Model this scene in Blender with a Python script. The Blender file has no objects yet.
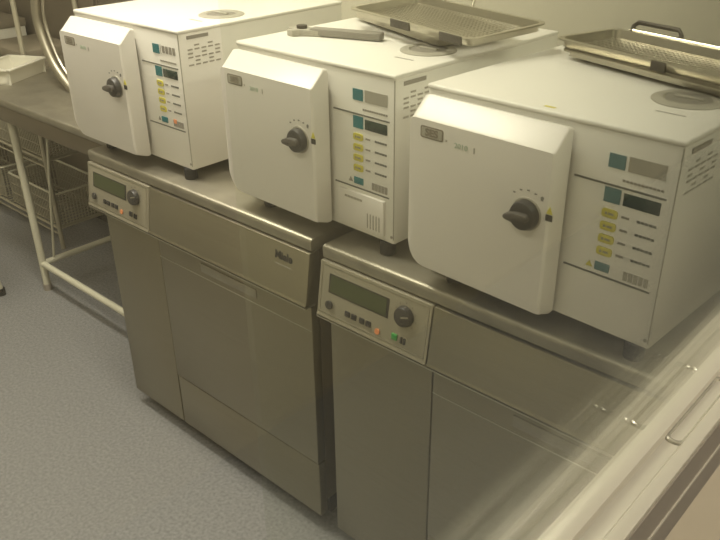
import bpy, bmesh, math, random
from mathutils import Vector, Matrix
random.seed(4)
S = bpy.context.scene
COL = S.collection
PI = math.pi

# ------------------------------------------------------------------ camera
cd = bpy.data.cameras.new('camera'); cam = bpy.data.objects.new('camera', cd); COL.objects.link(cam)
CX, CY, CZ = 1.9897, -1.0336, 1.5679
yaw, pitch, roll, FPX = 0.7435, -0.4837, -0.0123, 785.47
fwd = Vector((-math.sin(yaw)*math.cos(pitch), math.cos(yaw)*math.cos(pitch), math.sin(pitch)))
rt = fwd.cross(Vector((0, 0, 1))).normalized(); up = rt.cross(fwd)
R_ = rt*math.cos(roll)+up*math.sin(roll); U_ = -rt*math.sin(roll)+up*math.cos(roll)
M = Matrix((R_, U_, -fwd)).transposed().to_4x4(); M.translation = (CX, CY, CZ)
cam.matrix_world = M
cd.sensor_width = 36; cd.sensor_fit = 'HORIZONTAL'; cd.lens = FPX*36/720; cd.clip_start = 0.01
S.camera = cam

# ------------------------------------------------------------------ world, lights, exposure
w = bpy.data.worlds.new('world'); S.world = w; w.use_nodes = True
w.node_tree.nodes['Background'].inputs[0].default_value = (1, .9, .72, 1)
w.node_tree.nodes['Background'].inputs[1].default_value = 0.05
def area(name, loc, sx, sy, power, col=(1, .92, .785)):
    l = bpy.data.lights.new(name, 'AREA'); l.shape = 'RECTANGLE'; l.size = sx; l.size_y = sy
    l.energy = power; l.color = col
    o = bpy.data.objects.new(name, l); COL.objects.link(o); o.location = loc
    return o
LAMPS = [(0.1, -0.15, 27), (-1.1, -0.9, 6), (1.1, -1.3, 4)]
for lx, ly, pw in LAMPS: area('ceiling_lamp_light', (lx, ly, 2.555), 1.15, .28, pw)
area('corridor_lamp_light', (2.75, 0.2, 2.555), .3, 1.2, 13)
S.view_settings.view_transform = 'Standard'; S.view_settings.look = 'None'
S.view_settings.gamma = 1; S.view_settings.use_curve_mapping = False
S.view_settings.exposure = 0.42

# ------------------------------------------------------------------ materials
MATS = {}
def mat(name, col, rough=.5, metal=0., noise=0., nscale=(30, 30, 30), emit=None, bump=0., col2=None, spec=None):
    m = bpy.data.materials.new(name); m.use_nodes = True; nt = m.node_tree
    b = nt.nodes['Principled BSDF']
    b.inputs['Base Color'].default_value = (*col, 1); b.inputs['Roughness'].default_value = rough
    b.inputs['Metallic'].default_value = metal
    if spec is not None: b.inputs['Specular IOR Level'].default_value = spec
    if emit: b.inputs['Emission Color'].default_value = (*emit[0], 1); b.inputs['Emission Strength'].default_value = emit[1]
    if noise or bump:
        tc = nt.nodes.new('ShaderNodeTexCoord'); mp = nt.nodes.new('ShaderNodeMapping'); mp.inputs['Scale'].default_value = nscale
        nz = nt.nodes.new('ShaderNodeTexNoise'); nz.inputs['Scale'].default_value = 1; nz.inputs['Detail'].default_value = 4
        nt.links.new(tc.outputs['Object'], mp.inputs[0]); nt.links.new(mp.outputs[0], nz.inputs['Vector'])
        rp = nt.nodes.new('ShaderNodeMix'); rp.data_type = 'RGBA'
        c2 = col2 or tuple(c*(1-noise) for c in col); c1 = tuple(min(1, c*(1+noise)) for c in col) if not col2 else col
        rp.inputs['A'].default_value = (*c1, 1); rp.inputs['B'].default_value = (*c2, 1)
        cr = nt.nodes.new('ShaderNodeMapRange'); cr.inputs[1].default_value = .3; cr.inputs[2].default_value = .7
        nt.links.new(nz.outputs['Fac'], cr.inputs[0]); nt.links.new(cr.outputs[0], rp.inputs['Factor'])
        nt.links.new(rp.outputs['Result'], b.inputs['Base Color'])
        if bump:
            bp = nt.nodes.new('ShaderNodeBump'); bp.inputs['Strength'].default_value = bump; bp.inputs['Distance'].default_value = .002
            nt.links.new(nz.outputs['Fac'], bp.inputs['Height']); nt.links.new(bp.outputs[0], b.inputs['Normal'])
    MATS[name] = m; return m
enamel = mat('white enamel', (.80, .78, .72), .38, noise=.012, nscale=(9, 9, 9))
doorwhite = mat('white moulded door', (.78, .75, .70), .33)
steel = mat('brushed steel', (.31, .285, .215), .36, .85, noise=.03, nscale=(3, 60, 160))
steel_top = mat('worn steel top', (.38, .355, .29), .5, .85, noise=.12, nscale=(14, 14, 14))
steel_lip = mat('polished steel edge', (.52, .49, .41), .33, .9)
panelgrey = mat('grey control fascia', (.34, .315, .245), .42, .45)
dark = mat('black plastic', (.02, .02, .022), .45)
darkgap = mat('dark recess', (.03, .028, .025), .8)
knobgrey = mat('dark grey dial', (.04, .038, .036), .4)
midgrey = mat('mid grey plastic', (.24, .225, .19), .5)
knobtip = mat('grey pointer', (.075, .068, .06), .4)
teal = mat('teal print', (.02, .17, .19), .5)
tealpale = mat('pale teal print', (.10, .20, .21), .5)  # paler teal for the prints on the nearest autoclave
greytext = mat('grey print', (.30, .28, .24), .6)
greyplate = mat('grey badge', (.38, .36, .30), .5)
line = mat('grey seam line', (.16, .16, .14), .6)
yellow = mat('yellow button', (.62, .56, .08), .5)
displaydark = mat('dark green display', (.025, .045, .035), .2)
lcd = mat('green lcd', (.055, .07, .028), .3)
orange = mat('orange mark', (.75, .28, .12), .5)
green = mat('green button', (.03, .28, .06), .5)
logo_m = mat('badge print', (.20, .17, .13), .6)
palegreen = mat('pale green print', (.40, .50, .38), .6)
blackprint = mat('black print', (.03, .028, .025), .5)
pipe_m = mat('satin pipe', (.42, .39, .31), .42, .9)
chrome = mat('chrome', (.72, .69, .60), .16, 1)
traysteel = mat('tray steel', (.50, .47, .38), .32, .9, noise=.05, nscale=(30, 30, 30))
traydark = mat('dark tray steel and painted shade', (.09, .08, .065), .5, .6)  # dark steel of feet, handle and screw; also paints tray shade
whitepaint = mat('cream painted tube', (.60, .58, .46), .4)
wallm = mat('cream wall paint', (.60, .57, .46), .7, noise=.02, nscale=(5, 5, 5))
wallcor = mat('beige corridor paint', (.66, .60, .49), .7, noise=.03, nscale=(4, 4, 4))
ceilm = mat('ceiling white', (.75, .74, .70), .8)
floorm = mat('speckled grey vinyl floor', (.30, .30, .30), .42, noise=.2, nscale=(110, 110, 110), col2=(.19, .19, .195))
frame_al = mat('cream aluminium frame', (.49, .465, .40), .3, .15)
frame_shiny = mat('polished cream aluminium', (.55, .53, .46), .2, .6)
frame_grey = mat('grey aluminium', (.42, .38, .33), .4, .5)
lampm = mat('lit lamp diffuser', (.9, .9, .9), .5, emit=((1, .9, .7), 4))
cabdark = mat('brown steel cabinet', (.20, .17, .125), .4, .5, noise=.06, nscale=(4, 4, 30))
wirem = mat('dull wire', (.46, .43, .33), .5, .4)
boxbeige = mat('beige carton', (.22, .19, .135), .7)
tubm = mat('white plastic', (.70, .68, .58), .45)
rubber = mat('black rubber', (.015, .015, .015), .7)
# glass: every surface transmits straight through and mirrors by angle (Schlick), from any side
glass = bpy.data.materials.new('window glass'); glass.use_nodes = True
nt = glass.node_tree; nt.nodes.clear()
out = nt.nodes.new('ShaderNodeOutputMaterial'); mx = nt.nodes.new('ShaderNodeMixShader')
tr = nt.nodes.new('ShaderNodeBsdfTransparent'); tr.inputs[0].default_value = (.975, .985, .965, 1)
gl = nt.nodes.new('ShaderNodeBsdfGlossy'); gl.inputs['Roughness'].default_value = 0.015; gl.inputs['Color'].default_value = (1, 1, 1, 1)
ge = nt.nodes.new('ShaderNodeNewGeometry'); dp = nt.nodes.new('ShaderNodeVectorMath'); dp.operation = 'DOT_PRODUCT'
nt.links.new(ge.outputs['Incoming'], dp.inputs[0]); nt.links.new(ge.outputs['Normal'], dp.inputs[1])
def mth(op, a, b=None):
    n = nt.nodes.new('ShaderNodeMath'); n.operation = op
    for i, v in enumerate((a, b)):
        if v is None: continue
        if isinstance(v, (int, float)): n.inputs[i].default_value = v
        else: nt.links.new(v, n.inputs[i])
    return n.outputs[0]
ab = mth('ABSOLUTE', dp.outputs['Value']); om = mth('SUBTRACT', 1.0, ab)
fr = mth('ADD', mth('MULTIPLY', mth('POWER', om, 5.0), .96), .04)
nt.links.new(fr, mx.inputs[0]); nt.links.new(tr.outputs[0], mx.inputs[1]); nt.links.new(gl.outputs[0], mx.inputs[2])
nt.links.new(mx.outputs[0], out.inputs[0])

# ------------------------------------------------------------------ helpers
class MB:
    def __init__(s): s.bm = bmesh.new()
    def _merge(s, b, bev=0, seg=2, mtx=None):
        if bev: bmesh.ops.bevel(b, geom=list(b.edges), offset=bev, segments=seg, affect='EDGES', profile=.5, clamp_overlap=True)
        if mtx is not None: bmesh.ops.transform(b, matrix=mtx, verts=b.verts)
        me = bpy.data.meshes.new('t'); b.to_mesh(me); b.free(); s.bm.from_mesh(me); bpy.data.meshes.remove(me)
    def box(s, x0, x1, y0, y1, z0, z1, bev=0, seg=2, mtx=None):
        b = bmesh.new(); bmesh.ops.create_cube(b, size=1)
        for v in b.verts:
            v.co = Vector(((x0+x1)/2+v.co.x*(x1-x0), (y0+y1)/2+v.co.y*(y1-y0), (z0+z1)/2+v.co.z*(z1-z0)))
        s._merge(b, bev, seg, mtx); return s
    def cyl(s, c, axis, r, h, seg=28, r2=None, bev=0, mtx=None):
        """cylinder starting at c going along axis for h"""
        b = bmesh.new()
        bmesh.ops.create_cone(b, cap_ends=True, segments=seg, radius1=r, radius2=r if r2 is None else r2, depth=h)
        if bev:
            ed = [e for e in b.edges if all(abs(abs(v.co.z)-h/2) < 1e-6 for v in e.verts) and abs(e.verts[0].co.z-e.verts[1].co.z) < 1e-6]
            bmesh.ops.bevel(b, geom=ed, offset=bev, segments=2, affect='EDGES', profile=.5)
        a = Vector(axis).normalized()
        q = a.to_track_quat('Z', 'Y').to_matrix().to_4x4()
        m = Matrix.Translation(Vector(c)+a*h/2) @ q
        if mtx is not None: m = mtx @ m
        s._merge(b, 0, 2, m); return s
    def bar(s, a, b_, r, seg=12):
        a = Vector(a); d = Vector(b_)-a; s.cyl(a, d, r, d.length, seg); return s
    def prism(s, pts, axis, a0, a1, bev=0, seg=2, mtx=None):
        """polygon pts (2D) extruded along axis 'x' (pts = y,z), 'y' (pts = x,z), 'z' (pts = x,y)"""
        b = bmesh.new()
        f = {'x': lambda p, t: (t, p[0], p[1]), 'y': lambda p, t: (p[0], t, p[1]), 'z': lambda p, t: (p[0], p[1], t)}[axis]
        A = [b.verts.new(f(p, a0)) for p in pts]; B = [b.verts.new(f(p, a1)) for p in pts]
        b.faces.new(A); b.faces.new(B)
        for i in range(len(pts)): j = (i+1) % len(pts); b.faces.new((A[i], A[j], B[j], B[i]))
        bmesh.ops.recalc_face_normals(b, faces=b.faces)
        s._merge(b, bev, seg, mtx); return s
    def tube(s, pts, r, seg=10, closed=False):
        b = bmesh.new(); P = [Vector(p) for p in pts]; n = len(P); rings = []; prev = None
        for i in range(n):
            if closed: t = (P[(i+1) % n]-P[i-1]).normalized()
            else: t = (P[min(i+1, n-1)]-P[max(i-1, 0)]).normalized()
            u = Vector((0, 0, 1)) if prev is None else prev
            if abs(u.dot(t)) > .95: u = Vector((1, 0, 0))
            u = (u-t*u.dot(t)).normalized(); prev = u; v = t.cross(u)
            rings.append([b.verts.new(P[i]+(u*math.cos(k*2*PI/seg)+v*math.sin(k*2*PI/seg))*r) for k in range(seg)])
        for i in range(n if closed else n-1):
            A, B = rings[i], rings[(i+1) % n]
            for k in range(seg): b.faces.new((A[k], A[(k+1) % seg], B[(k+1) % seg], B[k]))
        if not closed: b.faces.new(rings[0]); b.faces.new(rings[-1])
        bmesh.ops.recalc_face_normals(b, faces=b.faces)
        s._merge(b); return s
    def lathe(s, prof, c=(0, 0, 0), seg=40, axis='z'):
        b = bmesh.new(); rings = []
        for r, z in prof:
            rings.append([b.verts.new((r*math.cos(k*2*PI/seg), r*math.sin(k*2*PI/seg), z)) for k in range(seg)])
        for A, B in zip(rings, rings[1:]):
            for k in range(seg): b.faces.new((A[k], A[(k+1) % seg], B[(k+1) % seg], B[k]))
        b.faces.new(rings[0]); b.faces.new(rings[-1])
        bmesh.ops.recalc_face_normals(b, faces=b.faces)
        m = Matrix.Translation(c)
        if axis == '-y': m = m @ Matrix.Rotation(PI/2, 4, 'X')
        s._merge(b, 0, 2, m); return s
    def text(s, txt, size, loc, rot=(PI/2, 0, 0), depth=.0006, bold=0, sx=1):
        cu = bpy.data.curves.new('t', 'FONT'); cu.body = txt; cu.size = size; cu.extrude = depth/2; cu.offset = bold
        cu.align_x = 'CENTER'; cu.align_y = 'CENTER'; cu.resolution_u = 3
        o = bpy.data.objects.new('t', cu); COL.objects.link(o)
        dg = bpy.context.evaluated_depsgraph_get(); me = bpy.data.meshes.new_from_object(o.evaluated_get(dg))
        from mathutils import Euler
        me.transform(Matrix.Translation(loc) @ Euler(rot).to_matrix().to_4x4() @ Matrix.Diagonal((sx, 1, 1, 1)))
        s.bm.from_mesh(me); bpy.data.objects.remove(o); bpy.data.curves.remove(cu); bpy.data.meshes.remove(me); return s
    def build(s, name, m, parent=None, smooth=30, label=None):
        me = bpy.data.meshes.new(name); s.bm.normal_update(); s.bm.to_mesh(me); s.bm.free()
        me.materials.append(m)
        if smooth:
            me.polygons.foreach_set('use_smooth', [True]*len(me.polygons))
            me.set_sharp_from_angle(angle=math.radians(smooth))
        o = bpy.data.objects.new(name, me); COL.objects.link(o)
        if parent is not None: o.parent = parent
        if label: o['label'] = label
        return o
def thing(name, label, cat, loc=(0, 0, 0), rz=0, group=None):
    o = bpy.data.objects.new(name, None); COL.objects.link(o); o.location = loc; o.rotation_euler = (0, 0, rz)
    o.empty_display_size = .1
    o['label'] = label; o['category'] = cat
    if group: o['group'] = group
    return o
def struct(o): o['kind'] = 'structure'; return o
def rrect(x0, x1, z0, z1, r, n=5, rs=None):
    rs = rs or (r, r, r, r)   # BL BR TR TL
    pts = []
    for (cx, cz, a0, rr) in ((x0+rs[0], z0+rs[0], PI, rs[0]), (x1-rs[1], z0+rs[1], 1.5*PI, rs[1]), (x1-rs[2], z1-rs[2], 0, rs[2]), (x0+rs[3], z1-rs[3], .5*PI, rs[3])):
        for k in range(n+1):
            a = a0+k*PI/2/n; pts.append((cx+rr*math.cos(a), cz+rr*math.sin(a)))
    return pts

# ------------------------------------------------------------------ room
PY = -.905
XR = 1.838   # glass plane
struct(MB().box(-2.7, 3.3, -2.3, 4.0, -.05, 0).build('floor', floorm))
struct(MB().box(-2.7, 3.3, -2.3, 4.0, 2.6, 2.65).build('ceiling', ceilm))
struct(MB().box(-2.7, 1.869, .78, .86, 0, 2.6).build('wall_back', wallm))
struct(MB().box(-2.7, -2.62, -2.3, .78, 0, 2.6).build('wall_left', wallm))
struct(MB().box(-2.62, 3.3, -2.3, -2.22, 0, 2.6).build('wall_front', wallm))
struct(MB().box(3.2, 3.3, -2.22, 4.0, 0, 2.6).build('wall_outer', wallcor))
struct(MB().box(1.869, 3.2, 3.92, 4.0, 0, 2.6).build('wall_end', wallcor))
struct(MB().box(1.832, 1.868, -2.22, .78, 0, 1.118).box(1.832, 1.868, -2.22, .78, 2.3, 2.6).build('wall_right', wallcor))
# glazed partition with its sill rail
win = thing('window_1', 'x', 'x'); del win['label']; del win['category']; struct(win)
win.location = (XR, 0, 1.188)
ra = MB()
ra.prism([(-.006, -.069), (.031, -.069), (.031, 0), (.0215, .0005), (.0205, -.0022), (.009, -.0022), (.008, .0035), (.001, .0035), (-.006, .0035)], 'y', -2.21, .775, bev=.0007)
ra.build('window_frame', frame_al, win)
MB().box(.0312, .0322, -2.2, .77, -.066, -.003).build('rail_facing', frame_grey, win, label='grey strip on the side of the pale rail')
MB().box(.0322, .0334, -2.2, .77, -.036, -.0335).build('facing_ridge', frame_al, win)
MB().box(-.0015, .0015, -2.2, .77, .0, 1.1).build('pane', glass, win, smooth=0)
MB().box(-.014, -.011, PY, .77, -.03, 1.1).build('sliding_pane', glass, win, smooth=0)
MB().box(-.020, -.006, -2.21, .775, -.069, -.024, .001).build('inner_track', frame_al, win)
MB().box(-.020, .031, -2.21, .775, 1.09, 1.12).build('top_rail', frame_al, win)
# finger pull: raised oblong ring set into the ledge
ring = []
yy0, yy1, xm, rr = -.548, -.446, .0148, .0068
for k in range(13): a = PI+k*PI/12; ring.append((xm+rr*math.cos(a), yy0+rr+rr*math.sin(a), -.0030))
for k in range(13): a = k*PI/12; ring.append((xm+rr*math.cos(a), yy1-rr+rr*math.sin(a), -.0030))
MB().tube(ring, .0028, 10, closed=True).build('finger_pull', frame_shiny, win)
# ceiling lamps
def ceiling_lamp(x, y, rz, label):
    t = thing('ceiling_lamp', label, 'lamp', (x, y, 2.6), rz, 'ceiling lamps')
    MB().box(-.62, .62, -.17, .17, -.035, 0, .004).build('housing', ceilm, t)
    MB().box(-.59, .59, -.145, .145, -.04, -.034).build('diffuser', lampm, t)
ceiling_lamp(.1, -.15, 0, 'lit ceiling lamp over the white machines')
ceiling_lamp(-1.1, -.9, 0, 'lit ceiling lamp over the left of the room')
ceiling_lamp(1.1, -1.3, 0, 'lit ceiling lamp over the front of the room')
ceiling_lamp(2.75, .2, PI/2, 'lit ceiling lamp in the corridor outside the glass')

# ------------------------------------------------------------------ washer-disinfectors
def washer(x0, ll, lr, label, first, xr=.9):
    t = thing('washer_disinfector', label, 'washing machine', (x0, 0, 0), 0, 'steel washer disinfectors under the white machines')
    # body
    MB().box(ll, .9-lr, .03, .6, .09, .815, .003).build('body', cabdark, t)
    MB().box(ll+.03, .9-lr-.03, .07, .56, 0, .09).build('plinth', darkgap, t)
    # worktop lid with a rolled front edge
    b = MB(); b.prism([(.006, .8215), (.62, .8215), (.62, .85), (.012, .85), (.007, .8475), (.005, .842)], 'x', 0, xr, bev=.0015)
    b.build('worktop', steel_top, t)
    # control fascia (left) and long fascia (right), leaning out towards the bottom
    def fas(xa, xb, name, m):
        b = MB(); b.prism([(0, .8175), (-.018, .700), (-.0215, .694), (-.016, .6905), (.03, .6905), (.03, .8175)], 'x', xa, xb, bev=.0016)
        return b.build(name, m, t)
    cf = fas(0, .297, 'control_fascia', panelgrey); lf = fas(.3005, xr, 'long_fascia', steel)
    MB().box(.0, xr, -.0205, .012, .6875, .6905, 0).build('edge_strip', steel_lip, t, label='bright strip under the fascias')
    ang = math.atan2(.018, .1175)
    # local frame on fascia surface: origin at top edge (y=0,z=.8175), sheet frame (x, s down, n out)
    F = Matrix.Translation((0, 0, .8175)) @ Matrix.Rotation(-ang, 4, 'X')
    def on(b0, x0_, x1_, z0_, z1_, d=.001, bev=0, emb=.001): b0.box(x0_, x1_, -d, emb, z0_-.8175, z1_-.8175, bev, mtx=F); return b0
    fr_ = MB()
    for (a, b_, c, d) in ((.006, .291, .8115, .8135), (.006, .291, .703, .705), (.006, .008, .703, .8135), (.289, .291, .703, .8135)): on(fr_, a, b_, c, d, .0008)
    fr_.build('fascia_border', steel_lip, t)
    ls = MB(); on(ls, .029, .194, .7525, .7955, .0006); bz = ls.build('display_bezel', blackprint, t)
    ls = MB(); on(ls, .034, .188, .756, .7925, .0012); ls.build('display', lcd, t)
    k = MB(); k.cyl((.236, -.001, .774-.8175), (0, -1, 0), .0225, .013, 32, r2=.019, bev=.002, mtx=F); kd = k.build('program_dial', knobgrey, t)
    k = MB(); k.box(.2345, .2375, -.0152, -.0135, .774-.8175, .774-.8175+.018, mtx=F @ Matrix.Translation((.236, 0, -.0435)) @ Matrix.Rotation(1.25, 4, 'Y') @ Matrix.Translation((-.236, 0, .0435)))
    k.build('dial_pointer', steel_lip, kd)
    k = MB()
    for i in range(9):
        a = -.9*PI/2+i*PI*1.8/8/1.0; a = -PI*.75+i*PI*1.5/8
        cx_, cz_ = .236+.027*math.sin(a), .774-.8175+.027*math.cos(a); k.box(cx_-.0009, cx_+.0009, -.0006, .001, cz_-.0009, cz_+.0009, mtx=F)
    k.build('dial_marks', blackprint, t)
    MB().cyl((.036, -.001, .726-.8175), (0, -1, 0), .0095, .005, 20, bev=.001, mtx=F).build('power_button', knobgrey, t)
    for bx in (.088, .106, .128, .146): MB().box(bx-.0065, bx+.0065, -.0028, .001, .7165-.8175, .7285-.8175, .0008, mtx=F).build('function_button', dark, t)
    MB().cyl((.172, -.001, .716-.8175), (0, -1, 0), .0065, .002, 16, mtx=F).build('indicator_lamp', orange, t)
    MB().box(.209, .223, -.003, .001, .715-.8175, .728-.8175, .001, mtx=F).build('start_button', green if not first else dark, t)
    MB().box(.231, .236, -.003, .001, .714-.8175, .727-.8175, .0006, mtx=F).box(.239, .244, -.003, .001, .714-.8175, .727-.8175, .0006, mtx=F).build('stop_button', knobgrey, t)
    b = MB(); b.text('Miele', .026, (0, 0, 0), bold=.0008); b.bm.transform(F @ Matrix.Translation((.815, -.001, .787-.8175))); b.build('maker_logo', blackprint, t, smooth=0)
    b = MB()
    for i in range(8): b.box(.79+i*.0065, .7945+i*.0065, -.0006, .001, .764-.8175, .7675-.8175, mtx=F)
    b.build('type_text', greytext, t)
    # lower front: service column, door with grip strip, plinth panel
    MB().box(ll, .2965, .006, .032, .05, .6885, .003).build('service_panel', steel, t)
    d = MB().box(.3005, .9-lr, .004, .032, .226, .6885, .003).build('door', steel, t)
    MB().box(.3015, .9-lr-.001, .0025, .005, .617, .619).build('door_crease', steel_lip, d)
    MB().box(.487, .70, .0005, .006, .634, .659, .0012).build('door_label', steel_top, d)
    MB().box(.3005, .9-lr, .006, .032, .05, .223, .003).build('plinth_panel', steel, t)
    for fx in (ll+.06, .84-lr):
        for fy in (.1, .52): MB().cyl((fx, fy, 0), (0, 0, 1), .022, .09, 16).build('foot', dark, t)
    return t
washer(0, .042, .014, 'left steel washer beside the table, its fascia complete with round dial', True, .893)
washer(.928, .016, .016, 'right steel washer next to the glass, below the nearest white machine', False)

# ------------------------------------------------------------------ autoclaves
AW, AH, AD, AZ = .466, .340, .545, .029
def autoclave(x, y, rz, label, kind):
    t = thing('autoclave', label, 'autoclave', (x, y, .85), rz, 'white tabletop autoclaves in a row')
    Z = AZ
    MB().box(0, AW, 0, AD, Z, Z+AH-.007, .004).build('housing', enamel, t)
    MB().box(-.001, AW+.001, -.002, AD+.001, Z+AH-.009, Z+AH, .0035, 3).build('top_cover', enamel, t)
    for fx in (.072, AW-.026):
        for fy in (.010, AD-.05): MB().cyl((fx, fy, 0), (0, 0, 1), .0165, Z+.001, 20, bev=.002).build('foot', rubber, t)
    # control strip: two seam lines and what sits between them
    for zz in (.2485, .0955): MB().box(.302, .452, -.0012, .001, Z+zz, Z+zz+.003).build('seam_strip', line, t)
    b = MB(); b.box(.463, .4645, -.001, .001, Z+.01, Z+.33); b.build('edge_line', greyplate, t)
    te = teal if kind < 3 else tealpale
    b = MB(); b.box(.356, .383, -.001, .001, Z+.277, Z+.299); b.build('badge', te, t, label='teal square of the upper badge')
    if kind == 1:
        b = MB(); b.box(.388, .3895, -.001, .001, Z+.277, Z+.3)
        for i in range(4): b.box(.395+i*.014, .405+i*.014, -.001, .001, Z+.281, Z+.298)
        b.build('badge_plate', greytext, t)
    else:
        b = MB(); b.box(.388, .446, -.001, .001, Z+.277, Z+.3); b.build('badge_plate', greyplate, t, label='pale grey plate of the upper badge')
    b = MB()
    for i in range(11): b.box(.382+i*.006, .3865+i*.006, -.0008, .001, Z+.2595, Z+.2632)
    b.build('badge_text', greytext, t)
    MB().box(.356, .383, -.001, .001, Z+.222, Z+.246).build('program_badge', te, t, label='teal square beside the dark display')
    MB().box(.388, .446, -.0015, .001, Z+.223, Z+.243, .0005).build('display', displaydark, t)
    for i in range(4):
        zc = Z+.2045-i*.0215
        pb = MB().prism(rrect(.3565, .3825, zc-.0068, zc+.0068, .004), 'y', -.0022, .001).build('program_button', yellow, t)
        MB().box(.362, .366, -.0026, -.001, zc-.0022, zc+.0022).box(.368, .377, -.0026, -.001, zc-.0018, zc+.0018).build('button_print', greytext, pb)
        b = MB(); b.box(.389, .4015, -.0009, .001, zc-.0018, zc+.0018); b.build('temperature_print', greytext, t)
        b = MB()
        for j in range(5): b.box(.414+j*.0064, .4192+j*.0064, -.0009, .001, zc-.002, zc+.002)
        b.build('program_print', line, t)
    MB().box(.357, .382, -.002, .001, Z+.1055, Z+.1195, .0005).build('start_button', te, t)
    MB().prism([(.341, Z+.107), (.353, Z+.107), (.347, Z+.1175)], 'y', -.001, .001).build('warning_mark', yellow if kind == 3 else greytext, t)
    b = MB()
    for j in range(5): b.box(.406+j*.0085, .413+j*.0085, -.0009, .001, Z+.103, Z+.118)
    b.build('cycle_mark', greyplate if kind == 3 else greytext, t)
    if kind == 1: MB().box(.408, .420, -.0012, .001, Z+.111, Z+.121).build('indicator_mark', orange, t)
    for sx, sz in ((.459, .015),): MB().cyl((sx, .001, Z+sz), (0, -1, 0), .0032, .002, 12).build('screw', greytext, t)
    if kind == 2:   # printer flap below the panel
        fl = MB().box(.315, .442, -.007, .001, Z+.012, Z+.088, .002).build('printer_flap', doorwhite, t)
        b = MB()
        for j in range(5): b.box(.398+j*.008, .4005+j*.008, -.0078, -.006, Z+.02, Z+.052)
        b.build('flap_slots', greyplate, fl)
        b = MB()
        for j in range(6): b.box(.335+j*.0085, .342+j*.0085, -.0076, -.006, Z+.0725, Z+.0775)
        b.build('flap_print', greyplate, fl)
    # door: slab with wide top bevel, narrower side bevel, shallow lower lip
    b = bmesh.new()
    def loop(x0_, x1_, z0_, z1_, yy, rs): return [b.verts.new((px, yy, Z+pz)) for px, pz in rrect(x0_, x1_, z0_, z1_, 0, 4, rs)]
    L = [loop(.006, .2975, .003, .326, -.010, (.034, .006, .006, .016)),
         loop(.006, .2975, .003, .328, -.020, (.034, .006, .006, .016)),
         loop(.007, .2970, .014, .298, -.0500, (.034, .006, .004, .012)),
         loop(.0085, .2940, .032, .2955, -.0552, (.028, .005, .004, .010))]
    b.faces.new(L[0]); b.faces.new(L[-1])
    for A, B in zip(L, L[1:]):
        for i in range(len(A)): j = (i+1) % len(A); b.faces.new((A[i], A[j], B[j], B[i]))
    bmesh.ops.recalc_face_normals(b, faces=b.faces)
    m = MB(); m._merge(b); dr = m.build('door', doorwhite, t, smooth=20)
    MB().box(.02, .284, -.012, .0005, Z+.03, Z+.30).build('door_seal', greytext, t)
    yf = -.0555
    # locking dial with finger-like pointer
    MB().cyl((.2575, yf+.001, Z+.187), (0, -1, 0), .0275, .0025, 40).build('dial_ring', greyplate, dr)
    kn = MB().lathe([(.0248, 0), (.0248, .008), (.0225, .014), (.018, .016)], (.2575, yf-.001, Z+.187), 36, '-y').build('locking_dial', knobgrey, dr)
    RK = Matrix.Translation((.2575, 0, Z+.187)) @ Matrix.Rotation(-.12, 4, 'Y') @ Matrix.Translation((-.2575, 0, -(Z+.187)))
    g = MB(); g.prism([(.229, Z+.187), (.232, Z+.1825), (.250, Z+.1785), (.272, Z+.180), (.2755, Z+.187), (.272, Z+.194), (.250, Z+.1955), (.232, Z+.1915)], 'y', yf-.027, yf-.010, bev=.0025, mtx=RK)
    g.build('dial_grip', knobtip, dr)
    b = MB()
    for i in range(5):
        a = -.7+i*.35; cx_, cz_ = .2575+.04*math.sin(a), Z+.187+.04*math.cos(a); b.box(cx_-.0022, cx_+.0022, yf-.0004, yf+.001, cz_-.0012, cz_+.0012)
    b.cyl((.2575+.026, yf+.001, Z+.187+.034), (0, -1, 0), .003, .0014, 12)
    b.build('dial_marks', line, dr)
    MB().prism([(.293, Z+.199), (.304, Z+.199), (.2985, Z+.211)], 'y', yf-.0005, yf+.001).build('warning_triangle', yellow, dr)
    MB().box(.2925, .3045, yf-.0005, yf+.001, Z+.187, Z+.1975).build('warning_label', blackprint, dr)
    # badge
    b = MB(); b.prism(rrect(.033, .083, Z+.264, Z+.285, .004), 'y', yf-.0005, yf+.001); lg = b.build('logo_plate', logo_m, dr)
    b = MB(); b.prism(rrect(.0355, .0805, Z+.2662, Z+.2828, .003), 'y', yf-.0009, yf); b.build('logo_inlay', greyplate, lg)
    b = MB(); b.text('SES', .0175, (.058, yf-.0011, Z+.2745), bold=.0006, sx=1.15); b.build('logo_letters', logo_m, lg, smooth=0)
    b = MB(); b.text('2010', .013, (.121, yf-.0003, Z+.265), sx=1.1); b.build('model_print', palegreen, dr, smooth=0)
    for q in ((.088, .0915, .267, .2705), (.147, .1495, .26, .27)): MB().box(q[0], q[1], yf-.0004, yf+.0005, Z+q[2], Z+q[3]).build('small_print', greyplate, dr)
    # side plate and its rows of print
    b = MB(); b.box(AW-.001, AW+.0012, .022, .085, Z+.325-.008, Z+.325); b.build('side_print', greytext, t)
    b = MB()
    for i in range(6):
        for j in range(5):
            if (i*3+j*2) % 4: b.box(AW-.001, AW+.001, .022+j*.02, .036+j*.02, Z+.300-i*.009, Z+.3035-i*.009)
    b.build('side_text', greyplate, t)
    # water filler on top
    cx_, cy_ = (.375, .2)
    b = MB().lathe([(.058, 0), (.058, .002), (.052, .0045), (.040, .0045), (.036, .001)], (cx_, cy_, Z+AH-.0005), 48).build('filler_rim', greyplate, t)
    fc = MB().lathe([(.036, 0), (.036, .0025), (.030, .0035), (.012, .0035)], (cx_, cy_, Z+AH-.0005), 40).build('filler_cap', midgrey, t)
    MB().box(cx_-.024, cx_+.024, cy_-.0045, cy_+.0045, Z+AH+.002, Z+AH+.006, .001).build('cap_grip', greyplate, fc)
    b = MB()
    for i in range(7): b.box(.365+i*.007, .370+i*.007, .108, .112, Z+AH-.001, Z+AH+.0006)
    b.build('top_print', greytext, t)
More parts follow.
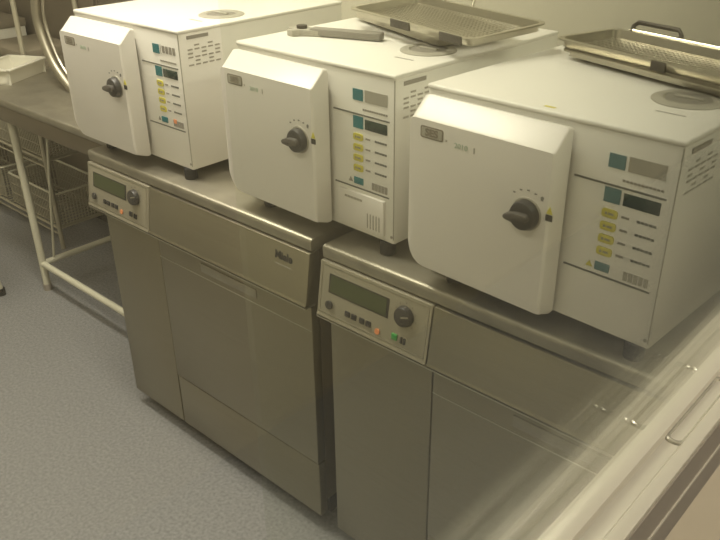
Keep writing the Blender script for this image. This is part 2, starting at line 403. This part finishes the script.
    if kind == 3: MB().box(.226, .246, .014, .020, Z+AH-.001, Z+AH+.0006).build('yellow_sticker', yellow, t)
    return t
autoclave(-.0366, .0569, -.0084, 'farthest white autoclave at the left, next to the steel table', 1)
autoclave(.6165, .0715, -.035, 'middle white autoclave with a small flap below its button panel', 2)
autoclave(1.1589, .0521, -.0521, 'nearest white autoclave at the right with a yellow warning triangle by its dial', 3)
TOP = .85+AZ+AH

# ------------------------------------------------------------------ instrument trays
def tray(loc, rz, L, D, H, label, floor_kind, tilt=0, notch_spans=(), mt=traysteel):
    t = thing('instrument_tray', label, 'tray', loc, rz, 'steel instrument trays on the autoclaves'); t.rotation_euler = (tilt, 0, rz)
    # rim: flat flange around, walls below
    def ringp(i, z, r): return [Vector((px, py, z)) for px, py in rrect(i, L-i, i, D-i, 0, 5, (r,)*4)]
    b = bmesh.new(); rows = [ringp(-.008, H, .022), ringp(-.008, H-.003, .022), ringp(.0, H-.003, .018), ringp(.004, .0, .015), ringp(.0055, .0, .014), ringp(.0015, H, .017)]
    V = [[b.verts.new(p) for p in r_] for r_ in rows]; V.append(V[0])
    for A, B in zip(V, V[1:]):
        for i in range(len(A)): j = (i+1) % len(A); b.faces.new((A[i], A[j], B[j], B[i]))
    bmesh.ops.recalc_face_normals(b, faces=b.faces)
    m = MB(); m._merge(b); m.build('rim', mt, t, smooth=50)
    f = MB()
    if floor_kind == 'solid': f.box(.006, L-.006, .006, D-.006, 0, .0015)
    else:
        n = int(L/.011); k = int(D/.011)
        for i in range(n+1): x_ = .008+(L-.016)*i/n; f.box(x_-.0018, x_+.0018, .006, D-.006, .0, .0014)
        for i in range(k+1): y_ = .008+(D-.016)*i/k; f.box(.006, L-.006, y_-.0018, y_+.0018, .0004, .001)
    f.build('mesh_floor' if floor_kind != 'solid' else 'tray_floor', mt, t, smooth=0)
    if notch_spans:
        for hx in notch_spans:
            MB().box(hx[0]*L, hx[1]*L, -.0105, -.006, H-.015, H+.0015, .001).build('notch_shade', traydark, t)  # dark blocks stand in for rim notches and painted shade under the tray
    return t
def feet(t, L, D):
    for fx in (.03, L-.03):
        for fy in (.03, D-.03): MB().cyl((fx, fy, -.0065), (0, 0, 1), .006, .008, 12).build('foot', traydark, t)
rt_ = tray((.653, .407, TOP+.0065), math.radians(-20.8), .385, .165, .022, 'lower solid steel tray on the middle autoclave', 'solid'); feet(rt_, .385, .165)
tr2 = tray((.722, .33, TOP+.0305), math.radians(-15.8), .425, .185, .0165, 'upper perforated steel tray on the middle autoclave', 'grid', tilt=math.radians(3), notch_spans=((.40, .56), (.80, .96)))
MB().tube([(.10, .187, .016), (.10, .194, .03), (.20, .194, .03), (.20, .187, .016)], .003, 8).build('wire_handle', chrome, tr2)
rt_ = tray((1.247, .363, TOP+.0065), math.radians(-17.5), .365, .15, .0135, 'lower solid steel tray on the nearest autoclave', 'solid'); feet(rt_, .365, .15)
tr3 = tray((1.230, .368, TOP+.0215), math.radians(-17), .385, .155, .0165, 'upper perforated steel tray on the nearest autoclave', 'grid', notch_spans=((.60, .68),))
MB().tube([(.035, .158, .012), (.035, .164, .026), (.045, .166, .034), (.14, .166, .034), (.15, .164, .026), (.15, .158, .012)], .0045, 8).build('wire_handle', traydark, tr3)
MB().bar((.04, .1595, .0185), (.36, .1595, .0185), .0042, 12).build('rim_glint', chrome, tr3)  # added bright tube standing in for the glint on the back rim
# tray lifter lying on the middle autoclave
lf = thing('tray_lifter', 'grey metal tray lifting handle lying on the middle autoclave', 'tool', (.672, .205, TOP), math.radians(17))
MB().box(.035, .205, -.0135, .0135, .0015, .0175, .003).build('grip', midgrey, lf)
HD = Matrix.Diagonal((1.25, 1.25, 1, 1))
MB().prism([(-.012, -.020), (.002, -.026), (.012, -.017), (.036, -.0115), (.05, -.0105), (.05, .0105), (.036, .0115), (.014, .016), (.004, .026), (-.010, .022), (-.004, .010), (-.018, .006), (-.018, -.006), (-.004, -.009)], 'z', 0, .014, bev=.0015, mtx=HD).build('claw_head', greyplate, lf)
MB().cyl((.01, 0, .013), (0, 0, 1), .012, .008, 20, bev=.001).build('pivot_screw', traydark, lf)

# ------------------------------------------------------------------ steel table at the left
tb = thing('work_table', 'steel topped table on cream tubular legs left of the washers', 'table', (-.9, .14, 0))
TL, TD = .86, .56
MB().box(-.24, TL, 0, TD, .792, .82, .006, 3).build('tabletop', steel_top, tb)
MB().box(-.225, TL-.01, .012, .03, .728, .794, .002).box(-.225, -.21, .03, TD-.03, .728, .794, .002).box(-.21, TL-.01, TD-.03, TD-.012, .728, .794, .002).build('apron', cabdark, tb)
for lx, ly in ((.012, .05), (.012, TD-.05), (TL-.03, .05), (TL-.03, TD-.05)):
    lg = MB().bar((lx, ly, .025), (lx, ly, .794), .0145, 16).build('leg', whitepaint, tb)
    MB().cyl((lx, ly, 0), (0, 0, 1), .017, .028, 14).build('leg_cap', frame_grey, lg)
MB().bar((.012, .05, .12), (TL-.03, .05, .12), .0125, 14).build('front_rail', whitepaint, tb)
MB().bar((.012, .05, .12), (.012, TD-.05, .12), .0125, 14).build('side_rail', whitepaint, tb)
MB().bar((.012, TD-.05, .12), (TL-.03, TD-.05, .12), .0125, 14).build('rear_rail', whitepaint, tb)
MB().bar((.012, .10, .12), (.19, .1, .75), .005, 10).build('brace', whitepaint, tb)

# curved chrome pipe rising from the table
pts = []
ctrl = [(-.655, .36, .823), (-.70, .36, .829), (-.75, .355, .865), (-.805, .35, .93), (-.85, .35, 1.04), (-.838, .35, 1.13), (-.80, .36, 1.22), (-.72, .38, 1.30), (-.62, .42, 1.33), (-.5, .48, 1.30)]
def cr_(P, n=6):
    o = []
    for i in range(len(P)-1):
        a, b_, c, d = [Vector(P[max(0, min(len(P)-1, i+k))]) for k in (-1, 0, 1, 2)]
        for k in range(n):
            u = k/n; o.append(.5*((2*b_)+(c-a)*u+(2*a-5*b_+4*c-d)*u*u+(-a+3*b_-3*c+d)*u**3))
    o.append(Vector(P[-1])); return o
fc = thing('curved_pipe', 'large curved chrome pipe standing on the steel table at left', 'pipe', (0, 0, 0))
C_ = cr_(ctrl)
MB().tube(C_, .017, 14).build('pipe_bend', pipe_m, fc)
MB().tube([p+Vector((.03, .012, 0)) for p in C_[6:-4]], .006, 8).build('spray_hose', steel_lip, fc)
MB().cyl((-.655, .36, .8205), (0, 0, 1), .035, .012, 24, bev=.002).build('flange', steel_lip, fc)

# white tub on the far side
tu = thing('plastic_tub', 'shallow white plastic tub at the far end of the steel table', 'tub', (-1.117, .185, .82), math.radians(27))
b = MB()
b.prism([(.01, 0), (.15, 0), (.165, .055), (.158, .055), (.145, .006), (.015, .006), (.002, .055), (-.005, .055)], 'y', 0, .22)
b.box(.0, .16, 0, .006, 0, .055).box(.0, .16, .214, .22, 0, .055); b.build('basin', tubm, tu)
MB().box(-.012, .004, -.006, .226, .053, .059, .001).box(.156, .172, -.006, .226, .053, .059, .001).box(.004, .156, -.012, .004, .053, .059, .001).box(.004, .156, .216, .228, .053, .059, .001).build('rim', tubm, tu)

# ------------------------------------------------------------------ wire rack and its baskets
RX0, RX1, RY0, RY1 = -2.42, -1.195, .43, .69
rk = thing('wire_rack', 'dull steel wire shelving rack behind and left of the table', 'shelf', (RX0, RY0, 0))
W_, D_ = RX1-RX0, RY1-RY0
for px_, py_ in ((0, 0), (W_, 0), (0, D_), (W_, D_)): MB().bar((px_, py_, 0), (px_, py_, 1.5), .010, 12).build('post', wirem, rk)
SH = (.10, .42, .74, 1.12)
for z in SH:
    b = MB()
    for yy in (0, D_): b.bar((0, yy, z), (W_, yy, z), .006, 8); b.bar((0, yy, z-.03), (W_, yy, z-.03), .004, 8)
    for xx in (0, W_): b.bar((xx, 0, z), (xx, D_, z), .006, 8)
    n = 36
    for i in range(n): xx = W_*(i+.5)/n; b.box(xx-.0022, xx+.0022, 0, D_, z-.003, z+.003)
    b.build('wire_shelf', wirem, rk)
def basket(x, y, z, L, D, H, label):
    t = thing('wire_basket', label, 'basket', (x, y, z+.0075), 0, 'wire baskets on the rack')
    b = MB()
    for zz in (0, H*.33, H*.66): b.tube([Vector((px, py, zz+.003)) for px, py in rrect(0, L, 0, D, .02, 3)], .002, 6, closed=True)
    nx = int(L/.016); ny = int(D/.016)
    for i in range(nx+1):
        xx = .004+(L-.008)*i/nx
        for yy in (0, D): b.box(xx-.0022, xx+.0022, yy-.0018, yy+.0018, 0, H)
        if i % 2 == 0: b.box(xx-.0013, xx+.0013, 0, D, .0, .0026)
    for i in range(ny+1):
        yy = .004+(D-.008)*i/ny
        for xx in (0, L): b.box(xx-.0022, xx+.0022, yy-.0018, yy+.0018, 0, H)
    b.build('wire_mesh', wirem, t, smooth=0)
    MB().tube([Vector((px, py, H)) for px, py in rrect(0, L, 0, D, .02, 3)], .005, 8, closed=True).build('rim', whitepaint, t)
basket(-1.64, .44, .10, .44, .24, .15, 'wire basket on the lowest rack shelf, nearest the table')
basket(-2.16, .44, .10, .44, .24, .15, 'wire basket on the lowest rack shelf, at its far end')
basket(-1.64, .44, .42, .44, .24, .15, 'wire basket on the second rack shelf, nearest the table')
basket(-2.16, .44, .42, .44, .24, .15, 'wire basket on the second rack shelf, at its far end')
def carton(x, y, z, L, D, H, m, label):
    t = thing('storage_box', label, 'box', (x, y, z+.006), 0)
    MB().box(0, L, 0, D, 0, H-.035, .003).build('box_body', m, t)
    MB().box(-.004, L+.004, -.004, D+.004, H-.036, H, .003).build('lid', boxbeige, t)
carton(-1.56, .44, .74, .32, .24, .13, boxbeige, 'beige storage box on the rack shelf behind the curved pipe')
carton(-2.02, .44, .74, .36, .24, .19, tubm, 'pale storage box at the far left of the rack shelf')
# tall brown cabinet behind the table; wide one added to darken behind the rack
for cx_, cw, lab in ((-1.04, .96, 'tall brown steel cabinet against the wall behind the steel table'), (-2.60, 1.54, 'wide brown steel cabinet added behind the wire rack to darken the background')):
    cb = thing('tall_cabinet', lab, 'cabinet', (cx_, .71, 0), 0, 'brown steel cabinets along the back wall')
    MB().box(0, cw, .006, .066, .05, 1.9, .004).build('body', cabdark, cb)
    MB().box(.01, cw/2-.004, -.006, .007, .07, 1.88, .003).build('door', cabdark, cb)
    MB().box(cw/2+.004, cw-.01, -.006, .007, .07, 1.88, .003).build('door', cabdark, cb)
    MB().box(.0, cw, .01, .06, 0, .05).build('plinth', dark, cb)
# stool foot at the picture's left edge
st = thing('stool', 'cream tubular stool whose foot shows at the left edge', 'stool', (-1.15, -.12, 0))
for sx, sy in ((-.16, -.16), (.16, -.16), (-.16, .16), (.16, .16)):
    lg = MB().bar((sx, sy, .012), (sx*.75, sy*.75, .45), .013, 12).build('leg', whitepaint, st)
    MB().cyl((sx, sy, 0), (0, 0, 1), .017, .03, 14).build('foot_cap', rubber, lg)
MB().cyl((0, 0, .45), (0, 0, 1), .17, .03, 32, bev=.006).build('seat', cabdark, st)
